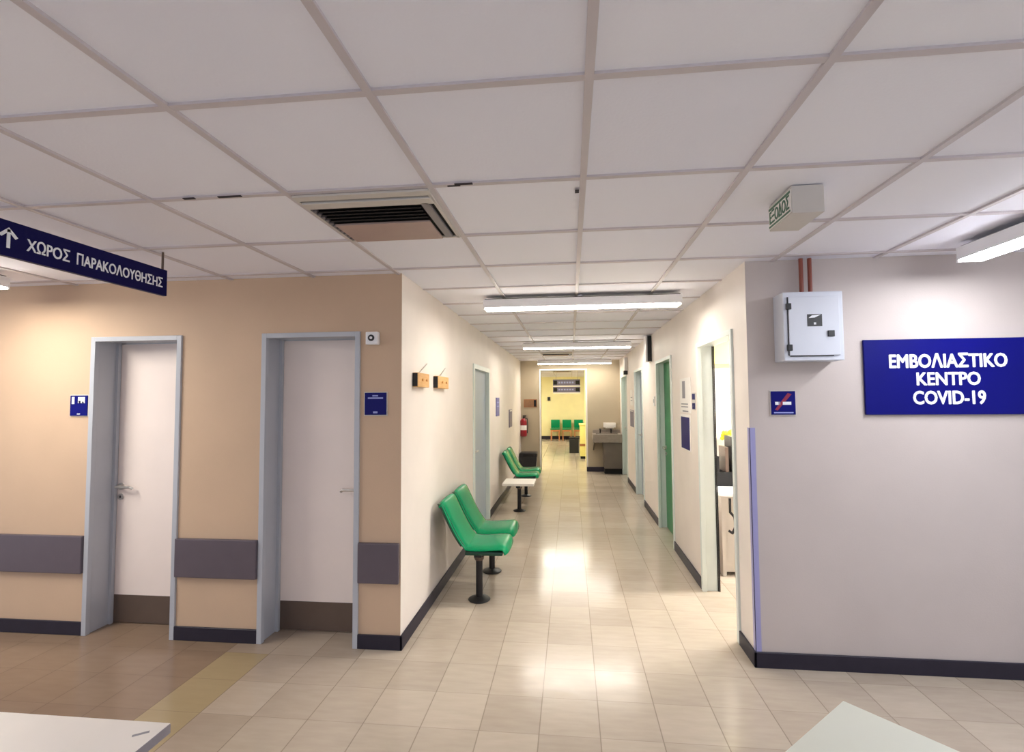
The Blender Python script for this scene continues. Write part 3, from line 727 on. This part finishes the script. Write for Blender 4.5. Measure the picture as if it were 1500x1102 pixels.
t = thing('wash_basin', 'taupe washbasin counter with taps against the end wall', 'sink', (0.76, YE, 0))
c = MB(); X0, X1, Y0, Y1 = 0.455, 1.055, 10.38, YE-0.002
c.box(X0, X1, Y0, Y0+0.07, 0.66, 0.83, bev=0.008); c.box(X0, X1, Y1-0.10, Y1, 0.70, 0.83, bev=0.008)
c.box(X0, X0+0.07, Y0+0.06, Y1-0.09, 0.70, 0.829); c.box(X1-0.07, X1, Y0+0.06, Y1-0.09, 0.70, 0.829); c.box(X0+0.06, X1-0.06, Y0+0.06, Y1-0.09, 0.68, 0.72)
c.build('basin', 'sink', t)
MB().box(X0+0.02, X1, YE-0.02, YE-0.002, 0.83, 0.90).build('splashback', 'sink', t)
MB().prism([(0.69, 0.12), (1.055, 0.12), (1.055, 0.66), (0.67, 0.66)], 'y', 10.45, YE-0.002).build('cabinet', 'sink_dark', t)
MB().box(0.70, 1.055, 10.52, YE-0.002, 0, 0.12).build('plinth', 'blackhole', t)
MB().prism([(10.40, 0.66), (YE-0.003, 0.66), (YE-0.003, 0.46)], 'x', 0.475, 0.495).build('bracket', 'sink_dark', t)
for px in (0.63, 0.86):
    MB().rod((px, YE-0.06, 0.828), (px, YE-0.06, 0.90), 0.014).tube([(px, YE-0.06, 0.895), (px, YE-0.12, 0.92), (px, YE-0.19, 0.895)], 0.011).box(px-0.022, px+0.022, YE-0.075, YE-0.045, 0.90, 0.925, bev=0.004).build('tap', 'darkmetal', t, smooth=True)
t = thing('towel_dispenser', 'pale paper towel box on end wall above the washbasin', 'dispenser', (0.85, YE, 0.94))
MB().box(0.70, 0.96, YE-0.09, YE-0.001, 0.95, 1.05, bev=0.008).build('casing', 'whitelam', t)
MB().box(0.74, 0.92, YE-0.075, YE-0.070, 0.930, 0.955).build('paper_sheet', 'paper', t)

# ------------------------------------------------------------------ yellow hall
def hall_chair(label, xc):
    t = thing('waiting_chair', label, 'chair', (xc, YF-0.40, 0), 'green chairs against the yellow wall')
    y0 = YF-0.62
    MB().box(xc-0.17, xc+0.17, y0+0.42, y0+0.46, 0.44, 0.76, bev=0.018).build('backrest', 'green', t, smooth=True)
    MB().box(xc-0.18, xc+0.18, y0, y0+0.44, 0.40, 0.435, bev=0.015).build('seat', 'green', t, smooth=True)
    MB().box(xc-0.16, xc+0.16, y0+0.01, y0+0.05, 0.33, 0.40).build('apron', 'orange_wood', t)
    MB().box(xc-0.16, xc+0.16, y0+0.40, y0+0.44, 0.34, 0.40).build('apron', 'orange_wood', t)
    for sx_ in (-0.15, 0.15):
        for yy in (y0+0.03, y0+0.42):
            MB().box(xc+sx_-0.018, xc+sx_+0.018, yy-0.018, yy+0.018, 0, 0.40).build('leg', 'orange_wood', t)
hall_chair('leftmost green chair against the far yellow wall', -0.585)
hall_chair('middle green chair of three against the far yellow wall', -0.145)
hall_chair('rightmost green chair at far yellow wall behind the dark bin', 0.30)
t = thing('hall_bin', 'tall dark bin standing in the yellow hall', 'bin', (0.09, 14.5, 0))
MB().box(-0.045, 0.225, 14.38, 14.65, 0, 0.40, bev=0.01).build('body', 'black', t)
MB().box(-0.05, 0.23, 14.375, 14.655, 0.40, 0.455, bev=0.012).build('lid', 'darkmetal', t)
t = thing('counter', 'low yellow counter with dark bands at right in the yellow hall', 'counter', (0.8, 13.3, 0))
MB().box(0.24, 1.4, 13.05, 13.6, 0.07, 0.87).build('body', 'yellow_pale', t)
MB().box(0.22, 1.42, 13.03, 13.62, 0.87, 0.90, bev=0.004).build('top', 'yellow_pale', t)
MB().box(0.235, 1.4, 13.04, 13.05, 0.33, 0.39).box(0.232, 0.24, 13.05, 13.6, 0.33, 0.39).build('band', 'wood_dark', t)
MB().box(0.25, 1.4, 13.06, 13.6, 0, 0.07).build('plinth', 'blackhole', t)
t = thing('directory_sign', 'two-row dark directory sign hanging in the yellow hall', 'sign', (-0.10, 14.0, 1.73))
for za, zb in ((1.94, 2.11), (1.745, 1.905)):
    bd = MB().box(-0.485, 0.28, 13.985, 14.015, za, zb, bev=0.002).build('board', 'violet_grey', t)
    MB().box(-0.47, -0.37, 13.982, 13.985, za+0.03, zb-0.03).box(0.15, 0.26, 13.982, 13.985, za+0.03, zb-0.03).build('end_field', 'blackhole', bd)
    q = MB()
    for k in range(6): q.box(-0.33+0.075*k, -0.28+0.075*k, 13.982, 13.985, za+0.06, zb-0.06)
    q.build('lettering', 'letter_dim', bd)
MB().box(-0.485, 0.28, 13.987, 14.013, 1.715, 1.745).box(-0.485, 0.28, 13.987, 14.013, 1.905, 1.94).build('rail', 'white', t)
for xx in (-0.40, 0.20): MB().rod((xx, 14.0, 2.11), (xx, 14.0, ZC+0.003), 0.006, seg=8).build('hanger', 'steel', t)
t = thing('wall_box', 'tiny black box on the far yellow wall', 'wall box', (-0.82, YF, 1.5))
MB().box(-0.885, -0.775, YF-0.05, YF-0.001, 1.49, 1.63, bev=0.004).build('casing', 'black', t)
MB().box(-0.86, -0.80, YF-0.053, YF-0.05, 1.53, 1.59).build('screen', 'darkmetal', t)

# ------------------------------------------------------------------ side room seen through the open door
t = thing('desk', 'white desk standing in the bright side room', 'desk', (2.1, 4.95, 0))
MB().box(1.30, 2.9, 4.55, 5.29, 0.71, 0.74, bev=0.003).build('desk_top', 'white', t)
MB().box(1.34, 1.75, 4.65, 5.25, 0.03, 0.71).build('drawer_unit', 'signbox', t)
for xx in (1.33, 2.84):
    MB().box(xx, xx+0.03, 4.62, 5.25, 0, 0.71).build('side_panel', 'signbox', t)
MB().box(1.34, 2.86, 5.20, 5.23, 0.25, 0.71).build('back_panel', 'signbox', t)
t = thing('file_rack', 'dark file rack with upright dividers on the white desk', 'file rack', (1.5, 5.0, 0.74))
MB().box(1.37, 1.75, 4.90, 5.15, 0.741, 0.87, bev=0.004).build('tray', 'blackhole', t)
for xx, ww, hh, mm in ((1.383, 0.024, 1.02, 'black'), (1.463, 0.030, 1.106, 'kick'), (1.520, 0.036, 1.205, 'black'), (1.64, 0.036, 1.205, 'black')):
    MB().box(xx, xx+ww, 4.92, 5.13, 0.87, hh, bev=0.002).build('divider', mm, t)
t = thing('flower_vase', 'tall white vase with a yellow flower behind the file rack', 'vase', (1.585, 5.22, 0.74))
MB().lathe([(0.035, 0), (0.042, 0.01), (0.046, 0.20), (0.030, 0.34), (0.034, 0.37)], (1.585, 5.225, 0.741)).build('vase_body', 'white', t, smooth=True)
f = MB(); rnd = random.Random(3)
for k in range(18):
    f.ball((1.575+rnd.uniform(-.045, .045), 5.215+rnd.uniform(-.025, .025), 1.19+rnd.uniform(-.045, .045)), 0.024, sub=1)
f.build('blossom', 'yellow', t, smooth=True)
MB().rod((1.585, 5.225, 1.09), (1.58, 5.22, 1.18), 0.006, seg=8).build('stem', 'darkgreen', t)
t = thing('cable_loop', 'black cable loop hanging at the front of the white desk', 'cable', (1.42, 4.6, 0.45))
MB().tube([(1.375, 4.53, 0.70), (1.375, 4.53, 0.58), (1.41, 4.53, 0.54), (1.42, 4.53, 0.46), (1.39, 4.53, 0.40), (1.36, 4.535, 0.42)], 0.011).build('loop', 'black', t, smooth=True)
t = thing('paper_notice', 'faint white paper on back wall of the bright side room', 'notice', (1.7, 5.3, 1.45))
MB().box(1.60, 1.80, 5.292, 5.2995, 1.45, 1.70).build('sheet', 'paper', t)
for zz in (1.62, 1.56, 1.50): MB().box(1.62, 1.70, 5.2905, 5.292, zz, zz+0.015).build('marking', 'ink', t)

# ------------------------------------------------------------------ tables in the foreground
t = thing('table', 'white table corner at the bottom left edge', 'table', (-1.65, 0.93, 0))
X0, X1, Y0, Y1 = -2.45, -1.056, 0.55, 1.238
MB().box(X0, X1, Y0, Y1, 0.715, 0.74, bev=0.002).build('table_top', 'whitelam', t)
MB().box(X1-0.001, X1+0.002, Y0+0.002, Y1-0.002, 0.716, 0.739).build('edging', 'edgegrey', t)
MB().prism([(-1.115, 1.185), (-1.085, 1.205), (-1.080, 1.198), (-1.110, 1.178)], 'z', 0.7400, 0.7404).build('sticker', 'ink', t)
for xx in (X0+0.06, X1-0.06):
    for yy in (Y0+0.06, Y1-0.06): MB().box(xx-0.02, xx+0.02, yy-0.02, yy+0.02, 0, 0.715).build('leg', 'edgegrey', t)

t = thing('table', 'pale grey-green table corner at the bottom right of the picture', 'table', (0.744, 1.50, 0))
c0 = Vector((0.744, 1.50)); u = Vector((-0.246, -0.223)).normalized(); v = Vector((-u.y, u.x))
if v.y > 0: v = -v
pts = [c0, c0+u*0.75, c0+u*0.75+v*1.2, c0+v*1.2]
MB().prism([(p.x, p.y) for p in pts], 'z', 0.715, 0.74).build('table_top', 'greylam', t)
for a, b_ in ((0.06, 0.06), (0.69, 0.06), (0.69, 1.14), (0.06, 1.14)):
    p = c0+u*a+v*b_; MB().rod((p.x, p.y, 0), (p.x, p.y, 0.715), 0.02, seg=14).build('leg', 'edgegrey', t)
